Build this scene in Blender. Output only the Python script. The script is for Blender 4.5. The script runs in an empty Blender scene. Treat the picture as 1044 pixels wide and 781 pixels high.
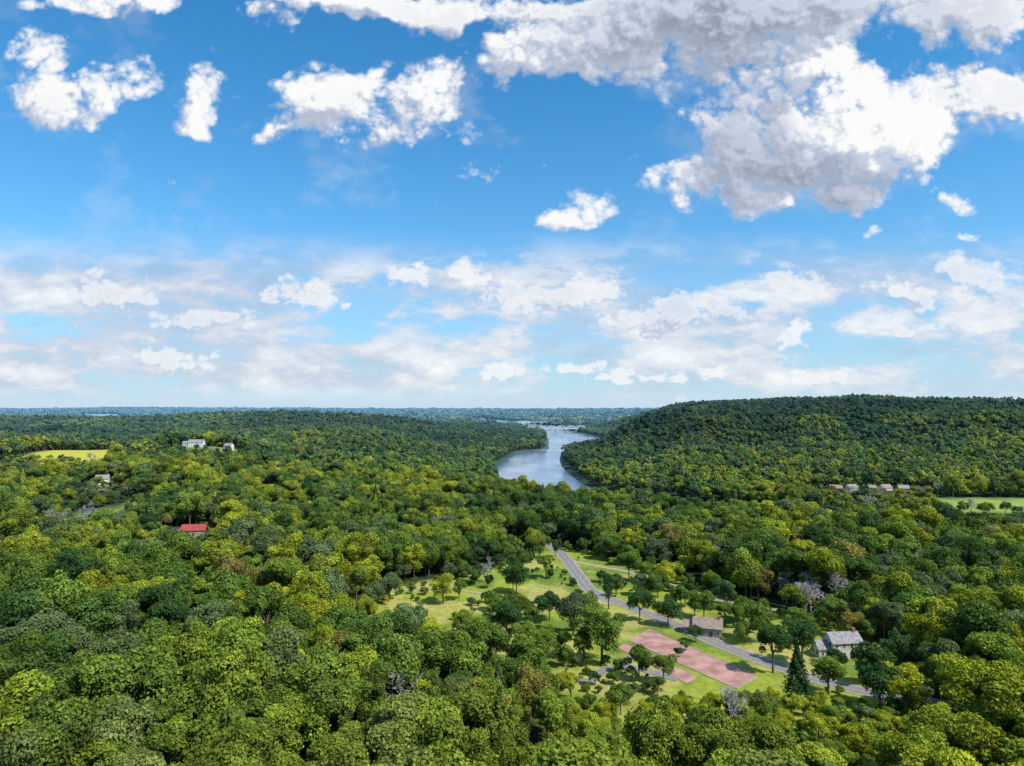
import bpy, math, numpy as np, bmesh
from mathutils import Vector
scene=bpy.context.scene
COL=scene.collection
# ------------------------------------------------------------ noise
TAB=np.random.default_rng(3).random((512,512))
def vnoise(x,y,seed=0):
    x=x+seed*37.13; y=y+seed*91.7
    xi=np.floor(x).astype(np.int64); yi=np.floor(y).astype(np.int64)
    fx=x-xi; fy=y-yi
    fx=fx*fx*fx*(fx*(fx*6-15)+10); fy=fy*fy*fy*(fy*(fy*6-15)+10)
    a=TAB[xi&511,yi&511]; b=TAB[(xi+1)&511,yi&511]
    c=TAB[xi&511,(yi+1)&511]; d=TAB[(xi+1)&511,(yi+1)&511]
    return (a*(1-fx)+b*fx)*(1-fy)+(c*(1-fx)+d*fx)*fy
def fbm(x,y,o=4,seed=0,billow=False,gain=0.5):
    s=0;a=1;t=0
    for i in range(o):
        n=vnoise(x,y,seed+i)
        if billow: n=np.abs(2*n-1)
        s=s+a*n;t+=a;a*=gain
        x,y=(x*1.6-y*1.2),(x*1.2+y*1.6)
    return s/t
def ss(a,b,x):
    t=np.clip((x-a)/(b-a),0,1); return t*t*(3-2*t)
def lerp(a,b,t): return a+(b-a)*t
# ------------------------------------------------------------ river & terrain
LB=np.array([(1600,450),(700,480),(300,520),(150,590),(80,645),(40,690),(0,780),(-22,900),(-30,1200),(15,1547),(84,1657),(115,2245),(120,2900),(80,3300),(-60,3700),(-400,4000)],float)
RB=np.array([(1600,560),(700,590),(330,630),(200,700),(120,790),(98,892),(92,1023),(90,1180),(98,1338),(120,1582),(212,1698),(285,2047),(296,2320),(262,2900),(235,3350),(80,3850),(-360,4150)],float)
RIV=np.vstack([LB,RB[::-1]])
RIGHT=np.vstack([RB,[(-360,60000),(60000,60000),(60000,560)]])
def pip(poly,x,y):
    x=np.asarray(x,float);y=np.asarray(y,float)
    ins=np.zeros(x.shape,bool);n=len(poly)
    for i in range(n):
        x1,y1=poly[i];x2,y2=poly[(i+1)%n]
        if y1==y2: continue
        c=((y1>y)!=(y2>y))&(x<(x2-x1)*(y-y1)/(y2-y1)+x1)
        ins^=c
    return ins
def pdist(poly,x,y,closed=True):
    d=np.full(np.shape(x),1e18);n=len(poly)
    for i in range(n if closed else n-1):
        x1,y1=poly[i];x2,y2=poly[(i+1)%n]
        vx,vy=x2-x1,y2-y1
        t=np.clip(((x-x1)*vx+(y-y1)*vy)/(vx*vx+vy*vy+1e-9),0,1)
        d=np.minimum(d,(x-x1-t*vx)**2+(y-y1-t*vy)**2)
    return np.sqrt(d)
def height(x,y):
    x=np.asarray(x,float);y=np.asarray(y,float)
    r=np.hypot(x,y)
    dr=pdist(RIV,x,y);ins=pip(RIV,x,y)
    right=pip(RIGHT,x,y)
    P=np.interp(y,[-3000,0,250,450,800,1200,1700,2200,2700,3500],[40,22,17,24,40,32,30,44,40,10])
    wl=ss(20,-350,x)
    wd=ss(0,lerp(420,640,ss(1200,2000,y)),dr)
    w=lerp(wl,wd,ss(600,1000,y))
    base=lerp(15,6,ss(600,1200,y))
    zl=base+(P-base)*w
    zl=zl+14*np.exp(-(((x+490)/150)**2+((y-810)/110)**2))
    zl=zl+11*np.exp(-(((x+360)/70)**2+((y-835)/60)**2))
    zl=zl+24*np.exp(-(((x+300)/300)**2+((y-1350)/150)**2))*ss(60,300,dr)
    zl=zl+13*np.exp(-(r/110)**2)
    far_m=ss(90,260,np.hypot(x-40,(y-280)))
    zl=zl+(fbm(x/260,y/260,3,5)-.5)*lerp(16,44,ss(900,1500,y))*far_m*ss(0,200,dr)
    HL=np.interp(x,[-4000,-1700,-1100,-640,-400,-240,-90,40],[52,56,60,74,62,44,26,6])+(fbm(x/300,y/300,3,6)-.5)*14
    k=HL*np.exp(-((y-2000)/360)**2)*ss(0,60,dr)
    zl=np.logaddexp(zl/5,k/5)*5-5*math.log(2)*np.exp(-np.abs(zl-k)/8)
    H=np.interp(x,[250,486,759,895,1168,1425,2600,4000],[78,86,98,106,98,84,70,60])
    hw=ss(15,330,dr)*ss(720,1800,y)*(1-ss(2300,3600,y))
    zr=8+H*hw+(fbm(x/300,y/300,3,9)-.5)*72*ss(0,.35,hw)*(1-.75*ss(.6,1,hw))
    z=np.where(right,zr,zl)
    F=np.interp(r,[2600,3500,5000,7000,10000,20000,50000],[10,10,32,52,68,78,86])
    F=F+(fbm(x/1800,y/1100,4,13)-.5)*46*ss(3200,5000,r)
    z=lerp(z,F,ss(2900,4300,r))
    zo=2.5+(z-2.5)*ss(0,110,dr)
    zi=2.5-6*ss(0,14,dr)
    return np.where(ins,zi,zo)
def hz(x,y): return float(height(np.array([x]),np.array([y]))[0])

MEADOW=np.array([(-60,327),(-36,344),(-5,375),(8,422),(27,432),(46,411),(72,361),(98,315),(106,290),(128,268),(134,240),(118,200),(98,168),(70,158),(52,158),(34,160),(20,168),(10,182),(4,205),(0,222),(-24,233),(-48,242),(-65,285)],float)
FIELD=np.array([(-535,735),(-435,715),(-415,840),(-460,880),(-560,870)],float)
LAWN_B=np.array([(-312,470),(-292,465),(-270,560),(-290,575)],float)
LAWN_C=np.array([(-380,590),(-345,585),(-342,622),(-378,625)],float)
LAWN_D=np.array([(-400,796),(-322,796),(-322,835),(-400,835)],float)
LAWN_E=np.array([(-224,434),(-192,434),(-192,466),(-224,468)],float)
RFIELD=np.array([(405,640),(560,618),(640,640),(600,700),(430,705)],float)
VILL=np.array([(345,728),(430,728),(440,762),(335,762)],float)
CLEAR=[MEADOW,FIELD,LAWN_B,LAWN_C,LAWN_D,LAWN_E,RFIELD,VILL]
# young, low woodland in front of the farms
LOW=[(np.array(p,float),f) for p,f in (([(-500,600),(-380,600),(-425,735),(-580,740)],.42),([(-400,660),(-270,660),(-310,800),(-410,800)],.55),([(-225,362),(-150,362),(-185,440),(-232,440)],.48),([(-370,500),(-290,500),(-325,600),(-395,600)],.55),([(-300,400),(-240,400),(-260,500),(-325,500)],.5),([(300,640),(450,630),(450,780),(280,780)],.5),([(380,470),(560,440),(600,640),(390,650)],.62))]
# ------------------------------------------------------------ materials
def newmat(name):
    m=bpy.data.materials.new(name);m.use_nodes=True
    nt=m.node_tree
    for n in list(nt.nodes): nt.nodes.remove(n)
    o=nt.nodes.new('ShaderNodeOutputMaterial')
    return m,nt,o
def N(nt,t,**k):
    n=nt.nodes.new(t)
    for a,b in k.items(): setattr(n,a,b)
    return n
def math_(nt,op,a,b=None,clamp=False,c=None):
    n=N(nt,'ShaderNodeMath',operation=op);n.use_clamp=clamp
    for i,v in enumerate((a,b,c)):
        if v is None: continue
        if isinstance(v,(int,float)): n.inputs[i].default_value=v
        else: nt.links.new(v,n.inputs[i])
    return n.outputs[0]
def mixc(nt,f,a,b,mode='MIX'):
    n=N(nt,'ShaderNodeMix',data_type='RGBA',blend_type=mode)
    for s,v in ((n.inputs[0],f),(n.inputs[6],a),(n.inputs[7],b)):
        if isinstance(v,(int,float)): s.default_value=v
        elif isinstance(v,tuple): s.default_value=(*v,1) if len(v)==3 else v
        else: nt.links.new(v,s)
    return n.outputs[2]
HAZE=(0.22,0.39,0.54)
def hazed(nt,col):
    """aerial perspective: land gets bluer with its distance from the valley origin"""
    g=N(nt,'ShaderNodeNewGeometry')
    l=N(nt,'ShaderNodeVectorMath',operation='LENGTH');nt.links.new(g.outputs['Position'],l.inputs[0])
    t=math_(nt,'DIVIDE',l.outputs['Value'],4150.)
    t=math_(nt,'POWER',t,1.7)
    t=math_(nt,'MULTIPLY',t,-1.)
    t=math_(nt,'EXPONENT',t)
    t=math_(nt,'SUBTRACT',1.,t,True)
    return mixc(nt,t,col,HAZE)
def simple(name,col,rough=.8,scale=1.5,var=.25,bump=0.0,col2=None):
    m,nt,o=newmat(name)
    b=N(nt,'ShaderNodeBsdfPrincipled');b.inputs['Roughness'].default_value=rough
    tc=N(nt,'ShaderNodeNewGeometry')
    no=N(nt,'ShaderNodeTexNoise');no.inputs['Scale'].default_value=scale;no.inputs['Detail'].default_value=5
    nt.links.new(tc.outputs['Position'],no.inputs['Vector'])
    c2=col2 or tuple(c*(1-var) for c in col)
    c1=tuple(min(1,c*(1+var*.6)) for c in col)
    rp=N(nt,'ShaderNodeMapRange');rp.inputs[1].default_value=.35;rp.inputs[2].default_value=.65
    nt.links.new(no.outputs[0],rp.inputs[0])
    nt.links.new(mixc(nt,rp.outputs[0],c2,c1),b.inputs['Base Color'])
    nt.links.new(b.outputs[0],o.inputs[0]);return m
def leafmat(name,fixed=None):
    m,nt,o=newmat(name)
    if fixed is None:
        a=N(nt,'ShaderNodeAttribute',attribute_type='INSTANCER',attribute_name='tcol');c=a.outputs['Color']
    else:
        a=N(nt,'ShaderNodeRGB');a.outputs[0].default_value=(*fixed,1);c=a.outputs[0]
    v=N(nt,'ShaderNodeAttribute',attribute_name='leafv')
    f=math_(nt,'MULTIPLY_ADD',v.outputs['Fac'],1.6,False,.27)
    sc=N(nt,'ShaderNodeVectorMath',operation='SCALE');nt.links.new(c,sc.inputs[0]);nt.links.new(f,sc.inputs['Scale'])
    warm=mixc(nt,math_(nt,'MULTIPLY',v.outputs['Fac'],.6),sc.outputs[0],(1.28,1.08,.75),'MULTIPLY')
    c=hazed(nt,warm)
    d=N(nt,'ShaderNodeBsdfDiffuse');t=N(nt,'ShaderNodeBsdfTranslucent')
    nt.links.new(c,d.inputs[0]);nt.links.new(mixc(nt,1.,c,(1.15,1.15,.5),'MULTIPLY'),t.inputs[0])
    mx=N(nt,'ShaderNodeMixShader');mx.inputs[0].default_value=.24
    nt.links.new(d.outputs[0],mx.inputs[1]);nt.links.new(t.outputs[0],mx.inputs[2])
    nt.links.new(mx.outputs[0],o.inputs[0]);return m
M_LEAF=leafmat('foliage')
M_BARK=simple('bark',(.13,.10,.075),.9,3,.4)
M_DEAD=simple('dead_wood',(.40,.37,.33),.9,3,.3)

# ------------------------------------------------------------ mesh helpers
def quadmesh(name,V,Q,mi=None,mats=(),leafv=None,smooth=False):
    me=bpy.data.meshes.new(name)
    V=np.asarray(V,np.float32);Q=np.asarray(Q,np.int32)
    me.vertices.add(len(V));me.vertices.foreach_set('co',V.ravel())
    me.loops.add(Q.size);me.loops.foreach_set('vertex_index',Q.ravel())
    me.polygons.add(len(Q));me.polygons.foreach_set('loop_start',np.arange(0,Q.size,4,dtype=np.int32))
    for m in mats: me.materials.append(m)
    if mi is not None: me.polygons.foreach_set('material_index',np.asarray(mi,np.int32))
    if leafv is not None:
        a=me.attributes.new('leafv','FLOAT','FACE');a.data.foreach_set('value',np.asarray(leafv,np.float32))
    me.update(calc_edges=True)
    me.polygons.foreach_set('use_smooth',np.full(len(Q),smooth))
    me.update();return me
def tube(p0,p1,r0,r1,n=5):
    p0=np.array(p0,float);p1=np.array(p1,float);d=p1-p0;L=np.linalg.norm(d)+1e-9;d/=L
    a=np.cross(d,[0,0,1.]);
    if np.linalg.norm(a)<1e-3:a=np.array([1.,0,0])
    a/=np.linalg.norm(a);b=np.cross(d,a)
    t=np.arange(n)*2*math.pi/n
    ring=np.cos(t)[:,None]*a+np.sin(t)[:,None]*b
    V=np.vstack([p0+ring*r0,p1+ring*r1])
    Q=[(i,(i+1)%n,n+(i+1)%n,n+i) for i in range(n)]
    return V,np.array(Q)
def assemble(parts):
    V=[];Q=[];MI=[];LV=[];o=0
    for v,q,mi,lv in parts:
        V.append(v);Q.append(q+o);o+=len(v)
        MI.append(np.full(len(q),mi));LV.append(lv if lv is not None else np.full(len(q),.5))
    return np.vstack(V),np.vstack(Q),np.concatenate(MI),np.concatenate(LV)
def cards(P,Nn,size,r):
    n=len(P)
    Nn=Nn/np.linalg.norm(Nn,axis=1)[:,None]
    a=np.cross(Nn,r.normal(size=(n,3)));a/=np.linalg.norm(a,axis=1)[:,None]+1e-9
    b=np.cross(Nn,a)
    s=(size*r.uniform(.5,1.35,n))[:,None]
    V=np.empty((n,4,3))
    for k,(u,w) in enumerate(((-1,-.25),(.1,-1),(1,.3),(-.15,1))):
        V[:,k]=P+a*s*.5*(u+r.uniform(-.35,.35,(n,1)))+b*s*.5*(w+r.uniform(-.35,.35,(n,1)))+Nn*s*r.uniform(-.2,.2,(n,1))
    return V.reshape(-1,3),np.arange(4*n).reshape(n,4)
def tree_mesh(name,seed,H=17,R=6,nc=3200,cs=.75,nl=14,kind='round',mats=None):
    r=np.random.default_rng(seed);parts=[]
    C=np.array([0,0,H*.60])
    if kind=='conifer':
        n=nc;h=r.random(n)**.8;rad=R*(1-h)*(.75+.35*np.abs(np.sin(h*38)))*(.7+.35*r.random(n))
        th=r.random(n)*6.283
        rad*=1+.25*np.sin(th*5+h*17)
        P=np.c_[rad*np.cos(th),rad*np.sin(th),H*.12+h*H*.88-rad*.15]
        Nn=np.c_[np.cos(th),np.sin(th),np.full(n,.7)]+r.normal(size=(n,3))*.4
        v,q=cards(P,Nn,cs,r);parts.append((v,q,0,np.clip(.4+r.normal(size=n)*.2,0,1)))
        v,q=tube((0,0,-.5),(0,0,H*.95),.3,.04,6);parts.append((v,q,1,None))
    else:
        d=r.normal(size=(nl,3));d[:,2]=d[:,2]*.75+.35;d/=np.linalg.norm(d,axis=1)[:,None]
        flat=H*.34
        k=r.uniform(.40,.95,nl)[:,None]
        L=C+d*k*np.array([R*r.uniform(.88,1.12),R*r.uniform(.88,1.12),flat])
        L[0]=C+np.array([0,0,flat*.35])
        lr=R*r.uniform(.15,.40,nl);lr[0]=R*.44
        w=lr**2/np.sum(lr**2)
        n=int(nc*1.9);li=r.choice(nl,n,p=w)
        dd=r.normal(size=(n,3));dd[:,2]+=.25;dd/=np.linalg.norm(dd,axis=1)[:,None]
        nt_=9;td=r.normal(size=(nl,nt_,3));td/=np.linalg.norm(td,axis=2)[:,:,None]
        dots=np.einsum('nk,ntk->nt',dd,td[li]);tm=dots.max(axis=1);ti=dots.argmax(axis=1)
        lump=.86+.28*ss(.55,1.0,tm)
        P=L[li]+dd*(lr[li]*lump*(.66+.46*r.random(n)**.7))[:,None]+r.normal(size=(n,3))*.12
        keep=np.ones(n,bool)
        for j in range(nl):
            dist=np.linalg.norm(P-L[j],axis=1)
            keep&=~((dist<lr[j]*.62)&(li!=j)&(r.random(n)<.93))
        keep&=(P[:,2]>H*.2)&~((dd[:,2]<-.35)&(r.random(n)<.6))
        P=P[keep][:nc];dd=dd[keep][:nc];l2=li[keep][:nc];lu=lump[keep][:nc];t2=ti[keep][:nc]
        lobev=r.uniform(-.16,.16,nl);tv=r.uniform(-.08,.08,(nl,nt_))
        out=(P-C);out/=np.linalg.norm(out,axis=1)[:,None]+1e-9
        Nn=dd*.75+.35*out+r.normal(size=P.shape)*.55
        v,q=cards(P,Nn,cs,r)
        rr=np.linalg.norm((P-C)/np.array([R,R,flat]),axis=1)
        lv=np.clip(.40+lobev[l2]+tv[l2,t2]+r.normal(size=len(P))*.13+.12*dd[:,2]+(lu-.97)*.6+.22*(rr-.85),0,1)  # crown shading put into card tone: paler tops, darker creases and inner leaves
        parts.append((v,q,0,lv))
        tr=.022*H
        v,q=tube((0,0,-.6),(0,0,H*.42),tr,tr*.7,7);parts.append((v,q,1,None))
        for j in range(min(nl,7)):
            v,q=tube((0,0,H*(.25+.03*j)),L[j],tr*.45,tr*.12,5);parts.append((v,q,1,None))
    V,Q,MI,LV=assemble(parts)
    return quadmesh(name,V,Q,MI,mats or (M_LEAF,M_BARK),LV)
def dead_mesh(name,seed,H=15):
    r=np.random.default_rng(seed);parts=[]
    def br(p,d,L,rad,lev):
        e=p+d*L
        v,q=tube(p,e,rad,rad*.62,4);parts.append((v,q,0,None))
        if lev==0:return
        for k in range(5 if lev>1 else 3):
            t=r.uniform(.45,1.0);nd=d+r.normal(size=3)*.62;nd[2]+=.12;nd/=np.linalg.norm(nd)
            br(p+d*L*t,nd,L*r.uniform(.5,.75),max(rad*.5,.05),lev-1)
    br(np.zeros(3),np.array([0.04,0,1.]),H*.42,.32,4)
    V,Q,MI,LV=assemble(parts)
    return quadmesh(name,V,Q,MI,(M_DEAD,),LV)
def mkcoll(name,meshes):
    c=bpy.data.collections.new(name)
    for i,m in enumerate(meshes):
        o=bpy.data.objects.new('%s_%02d'%(name,i),m);c.objects.link(o)
    return c
NEAR=[tree_mesh('broadleaf_near%d'%i,100+i,H=h,R=R,nc=int(n*1.25),cs=.52,nl=nl) for i,(h,R,n,nl) in enumerate([(17,6.2,5200,22),(19,5.6,5000,19),(15,6.6,5400,26),(18,7.0,6000,30),(14,5.0,4000,16),(20,6.4,5600,24),(13,4.2,3200,12)])]
CON=tree_mesh('conifer_near',140,H=19,R=3.9,nc=4200,cs=.55,kind='conifer')
DEAD=[dead_mesh('bare_tree%d'%i,150+i) for i in range(2)]
MID=[tree_mesh('broadleaf_mid%d'%i,200+i,H=h,R=R,nc=600,cs=1.4,nl=nl) for i,(h,R,nl) in enumerate([(16,6.2,9),(18,5.8,8),(15,6.6,10),(17,6.8,12),(13,5.0,7)])]
FARC=[tree_mesh('clump%d'%i,300+i,H=17,R=34,nc=420,cs=7.5,nl=26) for i in range(3)]
c_near=mkcoll('broadleaf_tree_source',NEAR+[CON]+DEAD)
c_mid=mkcoll('hillside_tree_source',MID)
c_far=mkcoll('distant_tree_clump_source',FARC)

def scatter(name,P,rz,sc,vi,col,coll):
    n=len(P)
    me=bpy.data.meshes.new(name);me.vertices.add(n);me.vertices.foreach_set('co',np.asarray(P,np.float32).ravel())
    me.attributes.new('rz','FLOAT','POINT').data.foreach_set('value',np.asarray(rz,np.float32))
    me.attributes.new('sc','FLOAT_VECTOR','POINT').data.foreach_set('vector',np.asarray(sc,np.float32).ravel())
    me.attributes.new('vi','INT','POINT').data.foreach_set('value',np.asarray(vi,np.int32))
    me.attributes.new('tcol','FLOAT_VECTOR','POINT').data.foreach_set('vector',np.asarray(col,np.float32).ravel())
    me.update()
    ob=bpy.data.objects.new(name,me);COL.objects.link(ob)
    ng=bpy.data.node_groups.new(name+'_nodes','GeometryNodeTree')
    ng.interface.new_socket('Geometry',in_out='INPUT',socket_type='NodeSocketGeometry')
    ng.interface.new_socket('Geometry',in_out='OUTPUT',socket_type='NodeSocketGeometry')
    gi=ng.nodes.new('NodeGroupInput');go=ng.nodes.new('NodeGroupOutput')
    ci=ng.nodes.new('GeometryNodeCollectionInfo');ci.inputs['Collection'].default_value=coll
    ci.inputs['Separate Children'].default_value=True;ci.inputs['Reset Children'].default_value=True
    ip=ng.nodes.new('GeometryNodeInstanceOnPoints')
    def na(nm,t):
        x=ng.nodes.new('GeometryNodeInputNamedAttribute');x.data_type=t;x.inputs['Name'].default_value=nm;return x.outputs['Attribute']
    cx=ng.nodes.new('ShaderNodeCombineXYZ')
    L=ng.links.new
    L(gi.outputs[0],ip.inputs['Points']);L(ci.outputs[0],ip.inputs['Instance'])
    ip.inputs['Pick Instance'].default_value=True
    L(na('vi','INT'),ip.inputs['Instance Index'])
    L(na('rz','FLOAT'),cx.inputs[2]);L(cx.outputs[0],ip.inputs['Rotation'])
    L(na('sc','FLOAT_VECTOR'),ip.inputs['Scale'])
    L(ip.outputs[0],go.inputs[0])
    md=ob.modifiers.new('scatter','NODES');md.node_group=ng
    return ob

ROADS={'main':[(14,480),(22,445),(27,415),(29.5,402),(34,350),(37.4,321),(50,297),(65,270),(77,246),(88,228),(100,213),(113,204),(140,192)],
 'lane':[(33,385),(48,370),(65,354),(82,322),(97,303),(112,292)],
 'path':[(-62,318),(-38,325),(-10,316),(21,303),(38,300),(46,303)],
 'drive':[(18,219),(24,216),(30,225),(38,228),(45,223),(52,217)],
 'walk':[(36,226),(40,237),(45,246)]}
def cr(pts,n=10):
    p=np.array(pts,float);p=np.vstack([2*p[0]-p[1],p,2*p[-1]-p[-2]]);o=[]
    for i in range(1,len(p)-2):
        for t in np.linspace(0,1,n,endpoint=False):
            o.append(.5*((2*p[i])+(-p[i-1]+p[i+1])*t+(2*p[i-1]-5*p[i]+4*p[i+1]-p[i+2])*t*t+(-p[i-1]+3*p[i]-3*p[i+1]+p[i+2])*t**3))
    o.append(p[-2]);return np.array(o)
LOTA=np.array([(43,253),(53,266),(78,220),(68,210)],float)
LOTB=np.array([(37.5,246),(41,250.5),(59,219),(54,214)],float)
# ------------------------------------------------------------ forest
G_MID=np.array([.110,.184,.031]);G_DK=np.array([.041,.092,.027]);G_YE=np.array([.255,.295,.026]);G_BL=np.array([.105,.158,.066]);G_OL=np.array([.20,.185,.05])
def tints(x,y,r):
    n=len(x)
    big=fbm(x/90,y/90,3,21)
    rr=np.clip(.46+(big-.5)*1.6+r.normal(size=n)*.28,0,1)
    c=np.where(rr[:,None]<.5,lerp(G_DK,G_MID,np.clip(rr*2,0,1)[:,None]),lerp(G_MID,G_YE,np.clip(rr*2-1,0,1)[:,None]))
    k=r.random(n)
    c=np.where((k<.14)[:,None],G_BL,c);c=np.where((k>.98)[:,None],G_OL,c)
    # cloud shade on the far wooded hills and ridge, painted into the tree tints
    cloud_shade=ss(900,1500,y)*.38+.15*ss(1000,1700,y)*(x>150)
    sunlit=ss(.46,.60,fbm(x/420,y/300,3,33))
    c=c*(1-cloud_shade*(1-.85*sunlit))[:,None]
    cool=(ss(800,1500,y)*.6*(1-.5*sunlit))[:,None]
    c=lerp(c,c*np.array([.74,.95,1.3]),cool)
    nearb=np.exp(-(((x-20)/130)**2+((y-125)/65)**2))
    c=lerp(c,lerp(c,G_YE,.45)*1.15,nearb[:,None])
    return c*r.uniform(.78,1.22,n)[:,None]
def grid(x0,x1,y0,y1,s,r):
    X,Y=np.meshgrid(np.arange(x0,x1,s),np.arange(y0,y1,s))
    X=X+(np.arange(X.shape[0])%2)[:,None]*s*.5
    X=X.ravel()+r.uniform(-.45,.45,X.size)*s;Y=Y.ravel()+r.uniform(-.45,.45,Y.size)*s
    return X,Y
def allowed(x,y,buf=3.5):
    ok=~pip(RIV,x,y)&(pdist(RIV,x,y)>5)
    for p in CLEAR:
        wob=(fbm(x/14,y/14,2,50)-.5)*7 if p is MEADOW else 0
        inside=pip(p,x,y);d=pdist(p,x,y)
        sd=np.where(inside,-d,d)+wob
        ok&=sd>buf
    return ok
def lowf(x,y):
    f=np.ones(len(x))
    for p,g_ in LOW: f=np.where(pip(p,x,y),g_,f)
    return f
def roadclear(x,y,a=6.5,b=4.5):
    k=np.ones(len(x),bool)
    for nm,pts in ROADS.items(): k&=pdist(cr(pts),x,y,False)>(a if nm=='main' else b)
    for L_ in (LOTA,LOTB): k&=~pip(L_,x,y)&(pdist(L_,x,y)>b)
    k&=(np.hypot(x-72,y-261)>15)&(np.hypot(x-112,y-239)>17)&(np.hypot((x-112),(y-220)*.8)>12)
    return k
r=np.random.default_rng(11)
x,y=grid(-1000,1000,-160,760,8.3,r)
k=(np.abs(x)<.92*y+140)&(np.hypot(x,y)>26)&(y<720);x,y=x[k],y[k]
k=allowed(x,y)&(r.random(len(x))>.03);x,y=x[k],y[k]
n=len(x);z=height(x,y)
s=r.uniform(.58,1.28,n)*(.86+.34*fbm(x/60,y/60,2,3));vi=r.integers(0,7,n)
q=r.random(n);vi[q<.022]=7;vi[q>.980]=8;vi[q>.990]=9
front=pip(np.array([(4,120),(110,120),(120,200),(4,200)],float),x,y)&(y<200)
s=s*np.where(pdist(MEADOW,x,y)<14,.85,1)*lowf(x,y)*np.where(front,.82,1)
s=np.where(vi>=8,1.2,s)
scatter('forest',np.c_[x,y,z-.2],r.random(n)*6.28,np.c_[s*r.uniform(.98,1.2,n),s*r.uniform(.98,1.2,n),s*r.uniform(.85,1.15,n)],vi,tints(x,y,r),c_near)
x,y=grid(-3200,3200,715,3350,9.4,r)
k=(np.abs(x)<.84*y+100);x,y=x[k],y[k]
k=allowed(x,y);x,y=x[k],y[k]
n=len(x);z=height(x,y);s=r.uniform(.58,1.22,n)*lowf(x,y)
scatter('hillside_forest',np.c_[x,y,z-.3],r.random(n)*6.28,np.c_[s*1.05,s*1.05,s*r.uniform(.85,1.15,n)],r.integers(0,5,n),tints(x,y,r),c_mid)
x,y=grid(-8500,8500,3300,9500,62,r)
k=(np.abs(x)<.86*y)&(fbm(x/420,y/330,3,71)<.58)&~pip(RIV,x,y)&(pdist(RIV,x,y)>40);x,y=x[k],y[k]
n=len(x);z=height(x,y);s=r.uniform(.8,1.2,n)
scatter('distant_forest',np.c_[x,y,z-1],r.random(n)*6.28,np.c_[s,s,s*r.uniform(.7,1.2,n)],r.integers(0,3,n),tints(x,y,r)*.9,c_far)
# groves standing in the meadow
x,y=grid(-70,140,170,440,6.6,r)
k=pip(MEADOW,x,y)&roadclear(x,y)&((fbm(x/20,y/20,2,46)>.66)|((pdist(MEADOW,x,y)<9)&(r.random(len(x))<.6)))&(r.random(len(x))<.7)&~((x>18)&(x<104)&(y<212))
x,y=x[k],y[k];n=len(x);s=r.uniform(.35,.85,n)
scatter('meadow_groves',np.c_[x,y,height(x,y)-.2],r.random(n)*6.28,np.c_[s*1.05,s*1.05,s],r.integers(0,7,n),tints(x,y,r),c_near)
# shrubs on meadow margins
x,y=grid(-70,140,150,440,3.6,r)
ins=pip(MEADOW,x,y);d=pdist(MEADOW,x,y)
k=(ins&(d<9)&(r.random(len(x))<.55))|(ins&(fbm(x/16,y/16,2,44)>.58)&(r.random(len(x))<.35))|(ins&(y<200)&(r.random(len(x))<.5))
k&=roadclear(x,y,5.5,3)
x,y=x[k],y[k];n=len(x);s=r.uniform(.10,.32,n)*np.where(y<195,1.5,1)
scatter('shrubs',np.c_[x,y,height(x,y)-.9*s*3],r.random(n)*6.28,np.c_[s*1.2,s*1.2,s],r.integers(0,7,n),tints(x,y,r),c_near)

# ------------------------------------------------------------ ground
half=np.radians(np.arange(-52,52.01,.2));rest=np.radians(np.arange(54,307,3.))
ang=np.concatenate([half,rest])
rings=np.concatenate([np.arange(2,150,8.),np.arange(150,480,2.5),480*1.03**np.arange(0,156)])
A,Rr=np.meshgrid(ang,rings)
X=Rr*np.sin(A);Y=Rr*np.cos(A)
Z=height(X.ravel(),Y.ravel())
nr,na_=X.shape
V=np.c_[X.ravel(),Y.ravel(),Z]
idx=np.arange(nr*na_).reshape(nr,na_)
nx=np.roll(idx,-1,1)
Q=np.stack([idx[:-1],idx[1:],nx[1:],nx[:-1]],-1).reshape(-1,4)
xx,yy=V[:,0],V[:,1];rd=np.hypot(xx,yy)
FL=np.array([.026,.044,.013]);c=np.tile(FL,(len(V),1))
MEA=np.array([.27,.31,.04]);MEB=np.array([.14,.205,.03]);DRY=np.array([.42,.37,.11])
def paint(poly,col,soft=3):
    global c
    ins=pip(poly,xx,yy);d=pdist(poly,xx,yy);w=ss(-soft,soft,np.where(ins,d,-d))[:,None]
    c=c*(1-w)+col*w
nz=fbm(xx/22,yy/22,4,61)[:,None]
mcol=lerp(MEB,MEA,ss(.36,.58,nz));mcol=lerp(mcol,DRY,ss(.48,.66,fbm(xx/26,yy/16,4,65)[:,None])*.75)
paint(MEADOW,mcol,4)
paint(FIELD,np.array([.46,.43,.03]),8)
for p in (LAWN_B,LAWN_C,LAWN_D,LAWN_E): paint(p,lerp(MEB,MEA,nz)*.8,4)
paint(RFIELD,np.array([.24,.33,.05]),10);paint(VILL,lerp(MEB,MEA,nz)*.7,6)
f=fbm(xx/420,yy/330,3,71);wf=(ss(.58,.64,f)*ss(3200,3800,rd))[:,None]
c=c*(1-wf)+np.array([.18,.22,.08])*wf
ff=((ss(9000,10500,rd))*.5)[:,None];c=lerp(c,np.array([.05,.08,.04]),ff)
m,nt,o=newmat('ground_soil_and_grass')
at=N(nt,'ShaderNodeAttribute',attribute_name='gcol')
g=N(nt,'ShaderNodeNewGeometry')
n1=N(nt,'ShaderNodeTexNoise');n1.inputs['Scale'].default_value=.45;n1.inputs['Detail'].default_value=8;n1.inputs['Roughness'].default_value=.7
nt.links.new(g.outputs['Position'],n1.inputs['Vector'])
f1=math_(nt,'MULTIPLY_ADD',n1.outputs[0],1.6,False,.2)
sc=N(nt,'ShaderNodeVectorMath',operation='SCALE');nt.links.new(at.outputs['Color'],sc.inputs[0]);nt.links.new(f1,sc.inputs['Scale'])
b=N(nt,'ShaderNodeBsdfDiffuse');nt.links.new(hazed(nt,sc.outputs[0]),b.inputs[0])
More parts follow.
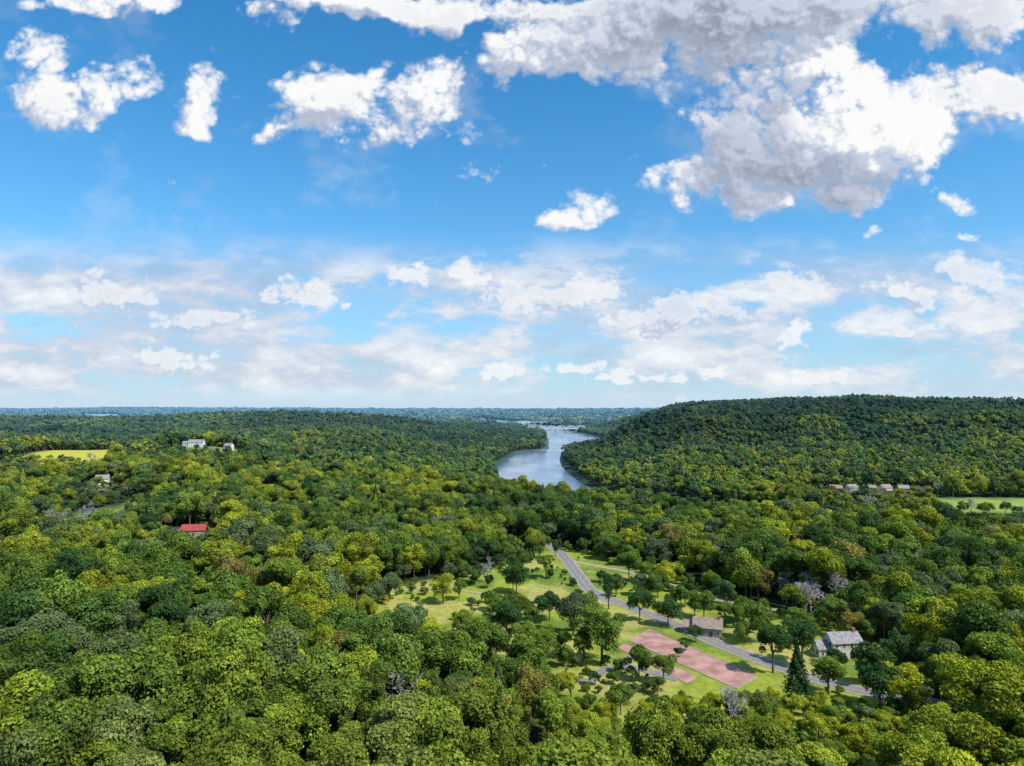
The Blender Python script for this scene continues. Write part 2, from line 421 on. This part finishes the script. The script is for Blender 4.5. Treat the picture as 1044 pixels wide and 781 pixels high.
bp=N(nt,'ShaderNodeBump');bp.inputs['Strength'].default_value=.6;bp.inputs['Distance'].default_value=.5
nt.links.new(n1.outputs[0],bp.inputs['Height']);nt.links.new(bp.outputs[0],b.inputs['Normal'])
nt.links.new(b.outputs[0],o.inputs[0])
me=quadmesh('ground',V,Q,None,(m,),None,True)
me.attributes.new('gcol','FLOAT_VECTOR','POINT').data.foreach_set('vector',c.astype(np.float32).ravel())
COL.objects.link(bpy.data.objects.new('ground',me))
# water
m,nt,o=newmat('river_water')
b=N(nt,'ShaderNodeBsdfPrincipled');b.inputs['Roughness'].default_value=.16;b.inputs['IOR'].default_value=1.33
g=N(nt,'ShaderNodeNewGeometry');mp=N(nt,'ShaderNodeMapping');mp.inputs['Scale'].default_value=(.05,.02,.05)
nt.links.new(g.outputs['Position'],mp.inputs[0])
no=N(nt,'ShaderNodeTexNoise');no.inputs['Scale'].default_value=3.;no.inputs['Detail'].default_value=7;no.inputs['Roughness'].default_value=.65
nt.links.new(mp.outputs[0],no.inputs['Vector'])
bp=N(nt,'ShaderNodeBump');bp.inputs['Strength'].default_value=.35;bp.inputs['Distance'].default_value=1.2
nt.links.new(no.outputs[0],bp.inputs['Height']);nt.links.new(bp.outputs[0],b.inputs['Normal'])
n2=N(nt,'ShaderNodeTexNoise');n2.inputs['Scale'].default_value=.35;n2.inputs['Detail'].default_value=4
nt.links.new(mp.outputs[0],n2.inputs['Vector'])
mr=N(nt,'ShaderNodeMapRange');mr.inputs[1].default_value=.4;mr.inputs[2].default_value=.62
nt.links.new(n2.outputs[0],mr.inputs[0])
nt.links.new(mixc(nt,mr.outputs[0],(.08,.15,.26),(.26,.33,.43)),b.inputs['Base Color'])
nt.links.new(b.outputs[0],o.inputs[0])
bm=bmesh.new()
vs=[bm.verts.new((px,py,.5)) for px,py in RIV]
bm.faces.new(vs);bmesh.ops.triangulate(bm,faces=bm.faces[:])
me=bpy.data.meshes.new('river');bm.to_mesh(me);bm.free();me.materials.append(m)
if me.polygons[0].normal.z<0: me.flip_normals()
COL.objects.link(bpy.data.objects.new('river',me))

# ------------------------------------------------------------ roads
M_ASPH=simple('asphalt',(.22,.21,.21),.9,.8,.25)
M_GRAV=simple('gravel_path',(.36,.32,.21),.95,1.2,.3)
M_LOT=simple('red_gravel_paving',(.44,.235,.19),.95,.22,.30)
M_WHT=simple('road_paint_white',(.62,.6,.56),.7,2,.25)
M_YEL=simple('road_paint_yellow',(.55,.42,.08),.7,2,.15)
M_BAY=simple('worn_bay_paint',(.48,.31,.26),.8,1.5,.3)
M_KERB=simple('kerb_concrete',(.42,.36,.31),.9,2,.2)
def ribbon(name,pts,w,mat,off=.10,shift=0,n=10):
    p=cr(pts,n);t=np.gradient(p,axis=0);t/=np.linalg.norm(t,axis=1)[:,None];nn=np.c_[-t[:,1],t[:,0]]
    cols=[]
    for s in (np.linspace(-1,1,4)*w/2+shift):
        q=p+nn*s;cols.append(np.c_[q,height(p[:,0],p[:,1])+off])
    k=len(p);V=np.vstack(cols);Q=[(j*k+i,j*k+i+1,(j+1)*k+i+1,(j+1)*k+i) for j in range(3) for i in range(k-1)]
    Q=np.array(Q)[:,::-1]
    return quadmesh(name,V,Q,None,(mat,),None)
def addobj(name,me,parent=None,loc=None,rot=None):
    o=bpy.data.objects.new(name,me);COL.objects.link(o)
    if parent:o.parent=parent
    if loc is not None:o.location=loc
    if rot is not None:o.rotation_euler=(0,0,rot)
    return o
def empty(name,loc,rz=0):
    o=bpy.data.objects.new(name,None);COL.objects.link(o);o.location=loc;o.rotation_euler=(0,0,rz);return o
rd_=empty('country_road',(0,0,0))
addobj('verge',ribbon('verge',ROADS['main'],7.4,M_GRAV,.10),rd_)
addobj('carriageway',ribbon('carriageway',ROADS['main'],6.2,M_ASPH,.13),rd_)
addobj('centre_line',ribbon('centre_line',ROADS['main'],.18,M_YEL,.14),rd_)
for s in (-2.85,2.85): addobj('edge_line',ribbon('edge_line',ROADS['main'],.12,M_WHT,.14,s),rd_)
addobj('lane_road',ribbon('lane_road',ROADS['lane'],4.0,M_GRAV,.10))
addobj('gravel_path',ribbon('gravel_path',ROADS['path'],2.4,M_GRAV,.10))
addobj('driveway',ribbon('driveway',ROADS['drive'],3.4,M_ASPH,.12))
addobj('footpath',ribbon('footpath',ROADS['walk'],2.0,M_ASPH,.15))
addobj('farm_lane',ribbon('farm_lane',[(-300,470),(-296,500),(-280,535),(-285,575)],3.2,M_GRAV,.35))
def quadpatch(poly,mat,off,name,n=14):
    a,b_,c_,d_=[np.array(p) for p in poly];U,W=np.meshgrid(np.linspace(0,1,n),np.linspace(0,1,n))
    P=(a*(1-U[...,None])+b_*U[...,None])*(1-W[...,None])+(d_*(1-U[...,None])+c_*U[...,None])*W[...,None]
    P=P.reshape(-1,2);i=np.arange(n*n).reshape(n,n)
    Q=np.stack([i[:-1,:-1],i[:-1,1:],i[1:,1:],i[1:,:-1]],-1).reshape(-1,4)[:,::-1]
    return quadmesh(name,np.c_[P,height(P[:,0],P[:,1])+off],Q,None,(mat,))
lot=empty('parking_lot',(0,0,0))
addobj('surface',quadpatch(LOTA,M_LOT,.12,'surface'),lot)
addobj('access_surface',quadpatch(LOTB,M_LOT,.12,'access_surface'),lot)
def boxes(name,bs,mat,bev=0):
    V=[];F=[]
    for (x0,y0,z0,x1,y1,z1) in bs:
        o_=len(V);V+=[(x0,y0,z0),(x1,y0,z0),(x1,y1,z0),(x0,y1,z0),(x0,y0,z1),(x1,y0,z1),(x1,y1,z1),(x0,y1,z1)]
        F+=[tuple(o_+i for i in f) for f in ((0,3,2,1),(4,5,6,7),(0,1,5,4),(1,2,6,5),(2,3,7,6),(3,0,4,7))]
    me=bpy.data.meshes.new(name);me.from_pydata(V,[],F);me.materials.append(mat);me.update();return me
def kerb(poly,name):
    V=[];Q=[]
    for i in range(4):
        p=np.array(poly[i]);q=np.array(poly[(i+1)%4]);t=(q-p)/np.linalg.norm(q-p);nn=np.array([t[1],-t[0]])
        cc=np.mean(poly,axis=0)
        if np.dot((p+q)/2-cc,nn)<0: nn=-nn
        m_=16
        o_=len(V)
        for k in range(m_+1):
            s=p+(q-p)*(k/m_);z0=hz(*s)
            a0=s+nn*.01;b0=s+nn*.2
            V+=[(*a0,z0-.1),(*a0,z0+.22),(*b0,z0+.22),(*b0,z0-.1)]
        for k in range(m_):
            for j in range(3):
                Q.append((o_+4*k+j,o_+4*k+j+1,o_+4*k+5+j,o_+4*k+4+j))
    return quadmesh(name,np.array(V),np.array(Q),None,(M_KERB,))
addobj('kerb',kerb(LOTA,'kerb'),lot)
V=[];Q=[]
for t in np.linspace(.05,.95,17):
    for (e0,e1) in ((0,.34),(.66,1)):
        A0=LOTA[0]*(1-t)+LOTA[3]*t;B0=LOTA[1]*(1-t)+LOTA[2]*t
        p=A0+(B0-A0)*e0*.98+(B0-A0)*.01;q=A0+(B0-A0)*e1*.98;al=(LOTA[3]-LOTA[0]);al/=np.linalg.norm(al)
        k=len(V)
        for s in (p,q,q+al*.10,p+al*.10): V.append((*s,0))
        Q.append((k,k+1,k+2,k+3))
V=np.array(V);V[:,2]=height(V[:,0],V[:,1])+.135
addobj('bay_lines',quadmesh('bay_lines',V,np.array(Q),None,(M_BAY,)),lot)

# ------------------------------------------------------------ buildings
M_STONE=simple('fieldstone_wall',(.36,.30,.24),.9,1.8,.4)
M_CREAM=simple('cream_stucco',(.60,.54,.44),.85,.6,.15)
M_WWALL=simple('white_siding',(.74,.73,.70),.7,.6,.08)
M_BRICK=simple('brick_wall',(.36,.17,.12),.9,2.5,.3)
M_ROOFB=simple('brown_shingle_roof',(.32,.23,.19),.9,1.2,.3)
M_ROOFG=simple('grey_slate_roof',(.28,.26,.26),.8,1.2,.35)
M_ROOFR=simple('red_metal_roof',(.40,.06,.05),.6,.8,.3)
M_GLASS=simple('window_glass',(.03,.04,.05),.12,2,.2)
M_TRIM=simple('white_trim',(.75,.74,.70),.7,1,.08)
M_DOOR=simple('painted_door',(.12,.05,.03),.6,1,.2)
def house(name,x,y,rz,w,d,h,rh,wall,roof,st=2,nw=4,wing=None,z=None):
    z=hz(x,y) if z is None else z
    E=empty(name,(x,y,z),rz)
    blocks=[(0,0,w,d,h,rh)]+([wing] if wing else [])
    wins=[];fr=[];doors=[]
    for bi,(cx,cy,bw,bd,bh,brh) in enumerate(blocks):
        x0,x1,y0,y1=cx-bw/2,cx+bw/2,cy-bd/2,cy+bd/2
        V=[(x0,y0,-1.5),(x1,y0,-1.5),(x1,y1,-1.5),(x0,y1,-1.5),(x0,y0,bh),(x1,y0,bh),(x1,y1,bh),(x0,y1,bh),(x0,cy,bh+brh),(x1,cy,bh+brh)]
        F=[(0,1,5,4),(2,3,7,6),(1,2,6,9,5),(3,0,4,8,7)]
        me=bpy.data.meshes.new('walls');me.from_pydata(V,[],F);me.materials.append(wall);addobj('walls',me,E)
        ov=.5;sl=brh/(bd/2);t=.22
        V=[];F=[]
        for sgn in (-1,1):
            ye=cy+sgn*(bd/2+ov);ze=bh-sl*ov+.03
            o_=len(V);V+=[(x0-ov,ye,ze),(x1+ov,ye,ze),(x1+ov,cy,bh+brh+.03),(x0-ov,cy,bh+brh+.03),(x0-ov,ye,ze+t),(x1+ov,ye,ze+t),(x1+ov,cy,bh+brh+t),(x0-ov,cy,bh+brh+t)]
            F+=[tuple(o_+i for i in f) for f in ((0,1,2,3),(4,5,6,7),(0,1,5,4),(1,2,6,5),(3,0,4,7))]
        me=bpy.data.meshes.new('roof');me.from_pydata(V,[],F);me.materials.append(roof);addobj('roof',me,E)
        k=nw if bi==0 else max(2,nw//2);S=st if bi==0 else max(1,int(bh//2.6))
        for s in range(S):
            zc=1.5+s*2.8
            if zc+.8>bh: break
            for i in range(k):
                xc=x0+bw*(i+.5)/k
                for sgn,yf in ((-1,y0),(1,y1)):
                    if s==0 and bi==0 and i==k//2 and sgn==-1:
                        doors.append((xc-.55,yf-.06,-.2,xc+.55,yf+.02,2.1));continue
                    a,b2=(yf-.05,yf+.02) if sgn<0 else (yf-.02,yf+.05)
                    wins.append((xc-.45,a,zc-.65,xc+.45,b2,zc+.65))
                    a2,b3=(yf-.09,yf+.015) if sgn<0 else (yf-.015,yf+.09)
                    for bx in ((xc-.57,a2,zc-.77,xc-.453,b3,zc+.77),(xc+.453,a2,zc-.77,xc+.57,b3,zc+.77),(xc-.45,a2,zc+.653,xc+.45,b3,zc+.77),(xc-.45,a2,zc-.77,xc+.45,b3,zc-.653),(xc-.03,a2,zc-.65,xc+.03,b3,zc+.65)): fr.append(bx)
            for sgn,xf in ((-1,x0),(1,x1)):
                for yc in (cy-bd*.22,cy+bd*.22):
                    a,b2=(xf-.05,xf+.02) if sgn<0 else (xf-.02,xf+.05)
                    wins.append((a,yc-.45,zc-.65,b2,yc+.45,zc+.65))
    addobj('windows',boxes('windows',wins,M_GLASS),E);addobj('window_frames',boxes('window_frames',fr,M_TRIM),E)
    if doors:addobj('door',boxes('door',doors,M_DOOR),E)
    addobj('chimney',boxes('chimney',[(w/2-1.5,-.5,h-.5,w/2-.6,.5,h+rh+1.1),(w/2-1.58,-.58,h+rh+1.103,w/2-.52,.58,h+rh+1.25)],M_BRICK),E)
    return E
house('stone_house',74,261,-.35,10,7,3.4,2.6,M_STONE,M_ROOFB,1,4,(-6.6,.5,4.4,5.2,2.7,1.7))
house('cream_farmhouse',114,239,.12,10.5,6.8,5.4,2.5,M_CREAM,M_ROOFG,2,4,(-7.1,.6,4.8,5.2,3.2,1.9))
house('red_roof_barn',-208,452,.12,16,9,3.6,3.0,M_STONE,M_ROOFR,1,5)
house('white_farmhouse',-376,816,.1,17,9,5.0,3.2,M_WWALL,M_ROOFG,2,6,(-11.5,0,7,7,4,2.4))
house('white_farmhouse',-339,820,-.2,9,7,4.2,2.6,M_WWALL,M_ROOFG,1,3)
house('white_house',-363,608,.4,10,8,5,3,M_WWALL,M_ROOFG,2,3)
house('white_house',-505,876,.2,11,8,4.6,3,M_WWALL,M_ROOFG,2,4)
for (px,py,a,w,wm,rm) in [(352,746,-.2,12,M_BRICK,M_ROOFB),(372,752,.2,10,M_CREAM,M_ROOFG),(388,745,0,13,M_BRICK,M_ROOFB),(408,750,.3,12,M_WWALL,M_ROOFB),(424,744,-.1,11,M_BRICK,M_ROOFG)]:
    house('village_house',px,py,a,w,8,5.4,3,wm,rm,2,3)

# ------------------------------------------------------------ bridge
M_STEEL=simple('bridge_steel',(.60,.64,.66),.6,.1,.1)
M_PIER=simple('bridge_stone_pier',(.45,.43,.4),.9,.2,.2)
def bridge(name,x0,y0,x1,y1,zt,ns,truss=True):
    L=math.hypot(x1-x0,y1-y0);E=empty(name,(x0,y0,0),math.atan2(y1-y0,x1-x0))
    addobj('deck',boxes('deck',[(0,-6,zt-2.4,L,6,zt)],M_STEEL),E)
    sp=L/ns;pr=[]
    for i in range(ns+1): pr+= [(i*sp-2,-7,-4,i*sp+2,7,zt-2.41)]
    addobj('piers',boxes('piers',pr,M_PIER),E)
    if truss:
        parts=[]
        for i in range(ns):
            for sy in (-5.4,5.4):
                m_=6;top=[(i*sp+sp*k/m_,sy,zt+(0 if k in(0,m_) else 7.5+3*math.sin(math.pi*k/m_))) for k in range(m_+1)]
                for k in range(m_):
                    v,q=tube(top[k],top[k+1],.8,.8,4);parts.append((v,q,0,None))
                    if k:
                        v,q=tube((top[k][0],sy,zt),top[k],.55,.55,4);parts.append((v,q,0,None))
                        if k<m_-1:
                            v,q=tube((top[k][0],sy,zt),top[k+1],.5,.5,4);parts.append((v,q,0,None))
        V,Q,_,_=assemble(parts);addobj('trusses',quadmesh('trusses',V,Q,None,(M_STEEL,)),E)
bridge('truss_bridge',60,2760,300,2790,17,6)
bridge('road_bridge',-60,3580,190,3700,26,7,False)
# wing dam of boulders
rr_=np.random.default_rng(5);parts=[]
for i in range(110):
    t=rr_.random();p=np.array([70+t*95,1640+t*28+rr_.normal()*2.2,.45]);s=rr_.uniform(.6,1.5)
    v,q=tube(p,p+[0,0,s*.6],s,s*.5,6);parts.append((v,q,0,None))
    q2=np.array([(6,7,8,9),(6,9,10,11)]);parts.append((v,q2,0,None))
V,Q,_,_=assemble(parts);addobj('river_rapids_rocks',quadmesh('river_rapids_rocks',V,Q,None,(simple('river_boulder',(.4,.4,.39),.8,1,.3),)))

# ------------------------------------------------------------ individual trees
ALLT=NEAR+[CON]+DEAD
BB=[np.array([vv.co[:] for vv in m_.vertices]) for m_ in ALLT]
def itree(nm,x,y,h,w,col,v,rz=0):
    bb=BB[v];H0=bb[:,2].max();W0=(np.ptp(bb[:,0])+np.ptp(bb[:,1]))/2
    o=addobj(nm,ALLT[v],None,(x,y,hz(x,y)-.1),rz);o.scale=(w/W0,w/W0,h/H0)
    if v<8:
        o.material_slots[0].link='OBJECT';o.material_slots[0].material=leafmat(nm+'_leaves',tuple(col))
DK=G_DK*1.1;MD=G_MID*1.0;YE=G_YE*1.0
for t in [('maple_tree',2,316,16,13,DK,3),('oak_tree',23,259,17,14,G_BL*.8,2),('oak_tree',30,231,19,16,MD,5),('maple_tree',41,293,15,10,DK,1),
 ('oak_tree',51,276,13,12,DK,0),('oak_tree',61,270,12,12,DK*1.1,3),('maple_tree',72,294,10,9,MD,4),('yellow_locust_tree',71,322,15,12,G_YE*1.2,2),
 ('maple_tree',58,342,15,13,MD,0),('oak_tree',84,223,16,11,DK,1),('maple_tree',90,252,16,12,MD,3),('spruce_tree',82,199,18,11,DK*.9,7),
 ('maple_tree',96,229,15,12,DK,0),('small_tree',8,270,8,6,MD,4),('small_tree',25,394,11,8,DK,4),('small_tree',13,246,7,7,YE,6),('bare_tree',-12,336,13,9,MD,8),
 ('bare_tree',56,178,14,8,MD,9),('small_tree',93,277,10,9,MD,2),('maple_tree',104,250,13,10,MD,5),('small_tree',61,243,4,4,MD,6),('small_tree',57,237,3.5,3.5,DK,4),('oak_tree',-30,300,13,12,YE,5),('small_tree',-8,290,9,9,MD,3),('maple_tree',118,258,15,12,MD,1),
 ('oak_tree',-2,252,16,14,DK,5),('maple_tree',10,232,12,10,MD,0),('oak_tree',5,212,17,15,MD,3),('small_tree',17,200,9,8,YE,1),('maple_tree',30,192,9,9,MD,2),('small_tree',46,188,7,7,YE*.8,0),('oak_tree',104,196,14,12,DK,2),('maple_tree',17,345,12,10,MD,1),('maple_tree',90,292,13,11,DK,0),('small_tree',84,272,9,8,MD,1),('oak_tree',124,222,14,12,DK,3),('small_tree',47,312,8,7,MD,0),('small_tree',106,226,7,7,DK,2),('small_tree',67,252,6,6,DK,0),('maple_tree',94,206,12,11,MD,5),('maple_tree',111,212,13,12,DK,4),('oak_tree',15,276,13,12,DK,2),('maple_tree',31,282,11,10,MD,3)]:
    itree(*t,rz=t[1]*1.7)

# ------------------------------------------------------------ sky with clouds (procedural cloud cover computed from noise)
SUN=Vector((.66,-.46,.98)).normalized()
# cumulus list: centre tangent (east, up), half sizes, greyness of underside
CL=[(.51,.435,.095,.08,-.6),(.60,.385,.06,.04,-.3),(.47,.49,.08,.06,-.3),(.38,.385,.13,.085,.85),(.42,.335,.15,.035,1.05),(.25,.325,.045,.035,.3),(.39,.303,.045,.02,.0),
(.30,.56,.20,.075,.85),(.42,.61,.28,.07,.7),(.08,.59,.22,.045,.5),(.06,.52,.08,.035,.3),(-.27,.60,.10,.03,.2),(-.12,.60,.14,.035,.3),(.71,.455,.08,.04,.35),(.74,.58,.12,.06,.5),(.62,.61,.16,.06,.65),
(-.71,.50,.06,.045,.2),(-.675,.435,.065,.03,.3),(-.57,.485,.05,.032,.15),(-.47,.45,.042,.038,.25),(-.67,.60,.07,.02,.1),(-.53,.61,.06,.02,.1),
(-.22,.435,.09,.045,.3),(-.285,.46,.05,.035,.2),(-.12,.465,.065,.045,.1),(-.345,.397,.035,.014,.05),
(.125,.29,.045,.030,.0),(.075,.27,.045,.014,.15),(.665,.295,.035,.014,.05),(.677,.255,.018,.009,0),(.53,.263,.013,.01,0),
(.415,.104,.022,.018,.0),(.56,.172,.026,.018,.1),(.60,.155,.026,.02,.3),(.68,.19,.05,.028,.3),
(-.063,.192,.032,.026,.1),(-.155,.197,.036,.016,.15),
(-.283,.056,.016,.009,.1),(-.097,.055,.030,.012,.1),(-.01,.052,.036,.010,.15),(.11,.052,.05,.009,.15),(.205,.047,.05,.008,.15),(.305,.048,.03,.010,.1),(.44,.044,.05,.009,.2),(-.50,.068,.06,.010,.2),(.03,.16,.06,.018,.3),(.26,.14,.09,.020,.35),(.40,.175,.05,.026,.35),(-.33,.165,.05,.02,.3),(-.60,.17,.08,.02,.3),(-.45,.13,.08,.014,.3),(.60,.115,.10,.010,.3),(.11,.165,.05,.016,.2),(-.28,.16,.03,.02,.2),(.20,.12,.07,.012,.3)]
def clouds(az,el):
    front=np.abs(az)<1.25
    a=np.clip(az,-1.25,1.25);U=np.tan(a);Vv=np.tan(np.clip(el,0,1.45))/np.cos(a)
    s=1/(Vv+.13)
    qa,qb=(U*6.0,Vv*7.4),(U*15.,Vv*22.)
    bx=np.sin(az)/(np.tan(np.clip(el,.02,1.5))+.13)*2.;by=np.cos(az)/(np.tan(np.clip(el,.02,1.5))+.13)*2.
    qa=(np.where(front,qa[0],bx),np.where(front,qa[1],by));qb=(np.where(front,qb[0],bx*1.3),np.where(front,qb[1],by*1.3))
    lw=1-ss(.17,.27,Vv)
    def two(f): return lerp(f(*qa),f(*qb),lw)
    nb=two(lambda p,q:fbm(p*2.3,q*2.3,6,80,True,.66));nn=two(lambda p,q:fbm(p*1.5,q*1.5,7,90,False,.66))
    n=.85*(nb-.33)+.95*(nn-.5)
    wu=(two(lambda p,q:fbm(p*1.8,q*1.8,4,101,False,.6))-.5)/s*.17;wv=(two(lambda p,q:fbm(p*1.8,q*1.8,4,111,False,.6))-.5)/s*.15
    Fm=np.zeros(az.shape);G=np.zeros(az.shape);W=np.full(az.shape,1e-4)
    for (cx,cy,rx,ry,g) in CL:
        du=(U+wu-cx)/rx;dv=(Vv+wv-cy);dv=np.where(dv<0,dv/(ry*.8),dv/(ry*1.15))
        w=np.clip(1-(du*du+dv*dv)/2.5,0,1)**2
        Fm+=w;G+=w*g;W+=w
    G=G/W
    Mx=(np.sqrt(np.minimum(Fm,1.4))-.52)*1.7
    gen=(fbm(qa[0]*.35,qa[1]*.35,3,120)-.60)*4.5
    k=np.maximum(ss(.85,1.15,np.abs(az)),ss(.66,.85,el))
    Mx=lerp(Mx,gen,k);G=lerp(G,.25,k)
    D=Mx+n*2.5
    low=1-ss(.18,.30,Vv)
    st=fbm(U*4.0+5,Vv*16,6,130,False,.6);st2=fbm(U*9,Vv*24,7,140,False,.64)
    band=ss(.004,.04,Vv)*(1-ss(.18,.27,Vv))
    bias=.11*ss(.1,-.5,U)
    veil=np.clip(.14+ss(.36,.68,st+bias)*.50+ss(.43,.62,st2+bias*.8)*.62,0,.90)*band
    wisp=ss(.55,.8,fbm(U*6+9,Vv*9,7,150,False,.64))*.20*ss(.16,.3,Vv)
    return D,G,np.clip(veil+wisp,0,.90),st2,low
Wd,Hd=5120,1280
def field(ix0,ix1,iy0,iy1,step):
    az=((np.arange(ix0,ix1,step)+.5)/Wd-.5)*2*math.pi;el=(np.arange(iy0,iy1,step)+.5)/Hd*math.pi/2
    A_,E_=np.meshgrid(az,el);D,G,Vl,s2,low=clouds(A_,E_)
    def off(p):
        p=max(1,int(round(p/step)));d=np.pad(D,((0,p),(0,p)),'edge')
        return d[p:,p:]
    gr=np.clip(.24*(D-off(4))+.26*(D-off(12))+.24*(D-off(32)),-.24,.26)
    thick=ss(.15,1.4,D)
    sh=.84+gr*(1-.30*low)+.12*(.2-G)-.44*np.clip(G,-.35,1.1)*thick
    sh=np.clip(sh,.16,1.)
    al=ss(-.12,.85,D)*(1-.22*low)
    sv=np.clip(.76+.9*(s2-.5),0,1)
    tot=1-(1-al)*(1-Vl)
    sh=(sh*al+sv*Vl*(1-al))/np.maximum(tot,1e-3)
    return sh,tot
img=np.zeros((Hd,Wd,4),np.float32)
s0,t0=field(0,Wd,0,Hd,8)
img[...,0]=np.repeat(np.repeat(s0,8,0),8,1);img[...,1]=np.repeat(np.repeat(t0,8,0),8,1)
fx0,fx1=int(Wd*(.5-62/360)),int(Wd*(.5+62/360));fy1=int(Hd*48/90)
s1,t1=field(fx0,fx1,0,fy1,1)
img[:fy1,fx0:fx1,0]=s1;img[:fy1,fx0:fx1,1]=t1
img[...,3]=1
im=bpy.data.images.new('cloud_cover',Wd,Hd,alpha=False,float_buffer=True);im.colorspace_settings.name='Non-Color'
im.pixels.foreach_set(img.ravel());im.update();im.pack()
w=bpy.data.worlds.new('World');scene.world=w;w.use_nodes=True;nt=w.node_tree
for n_ in list(nt.nodes): nt.nodes.remove(n_)
o=N(nt,'ShaderNodeOutputWorld')
sky=N(nt,'ShaderNodeTexSky',sky_type='NISHITA');sky.sun_disc=False
sky.sun_elevation=math.asin(SUN.z);sky.sun_rotation=math.atan2(SUN.x,SUN.y);sky.air_density=1.;sky.dust_density=.2;sky.ozone_density=2.
tint=mixc(nt,1.,sky.outputs[0],(.26,1.32,1.80),'MULTIPLY')
tc=N(nt,'ShaderNodeTexCoord');sx=N(nt,'ShaderNodeSeparateXYZ');nt.links.new(tc.outputs['Generated'],sx.inputs[0])
hzf=math_(nt,'MAXIMUM',sx.outputs[2],0.)
hzf=math_(nt,'MULTIPLY',hzf,-7.0);hzf=math_(nt,'EXPONENT',hzf)
tint=mixc(nt,math_(nt,'MULTIPLY',hzf,.97),tint,(6.1,7.1,8.5))
bg=N(nt,'ShaderNodeBackground');bg.inputs[1].default_value=.1;nt.links.new(tint,bg.inputs[0])
a=math_(nt,'ARCTAN2',sx.outputs[0],sx.outputs[1]);a=math_(nt,'MULTIPLY_ADD',a,1/(2*math.pi),False,.5)
e=math_(nt,'ARCSINE',sx.outputs[2]);e=math_(nt,'MULTIPLY',e,2/math.pi)
cxz=N(nt,'ShaderNodeCombineXYZ');nt.links.new(a,cxz.inputs[0]);nt.links.new(e,cxz.inputs[1])
it=N(nt,'ShaderNodeTexImage',image=im,extension='EXTEND',interpolation='Linear');nt.links.new(cxz.outputs[0],it.inputs[0])
sp=N(nt,'ShaderNodeSeparateColor');nt.links.new(it.outputs[0],sp.inputs[0])
cr_=N(nt,'ShaderNodeValToRGB');nt.links.new(sp.outputs[0],cr_.inputs[0])
cr_.color_ramp.elements[0].position=.15;cr_.color_ramp.elements[0].color=(.27,.32,.42,1)
cr_.color_ramp.elements[1].position=1.0;cr_.color_ramp.elements[1].color=(1,1,1,1)
el_=cr_.color_ramp.elements.new(.70);el_.color=(.60,.66,.79,1)
bc=N(nt,'ShaderNodeBackground');bc.inputs[1].default_value=.97;nt.links.new(cr_.outputs[0],bc.inputs[0])
mx=N(nt,'ShaderNodeMixShader');nt.links.new(sp.outputs[1],mx.inputs[0]);nt.links.new(bg.outputs[0],mx.inputs[1]);nt.links.new(bc.outputs[0],mx.inputs[2])
nt.links.new(mx.outputs[0],o.inputs[0])
sl=bpy.data.lights.new('sun','SUN');sl.energy=5.0;sl.angle=math.radians(.5);sl.color=(1,.96,.88)
so=bpy.data.objects.new('sun',sl);COL.objects.link(so);so.rotation_euler=SUN.to_track_quat('Z','Y').to_euler()
cam=bpy.data.cameras.new('camera');cam.lens=24;cam.sensor_width=36;cam.clip_end=120000;cam.clip_start=.5
co=bpy.data.objects.new('camera',cam);COL.objects.link(co);co.location=(0,0,100);co.rotation_euler=(math.radians(92.1),0,0)
scene.camera=co
scene.view_settings.view_transform='Standard';scene.view_settings.look='None';scene.view_settings.exposure=0
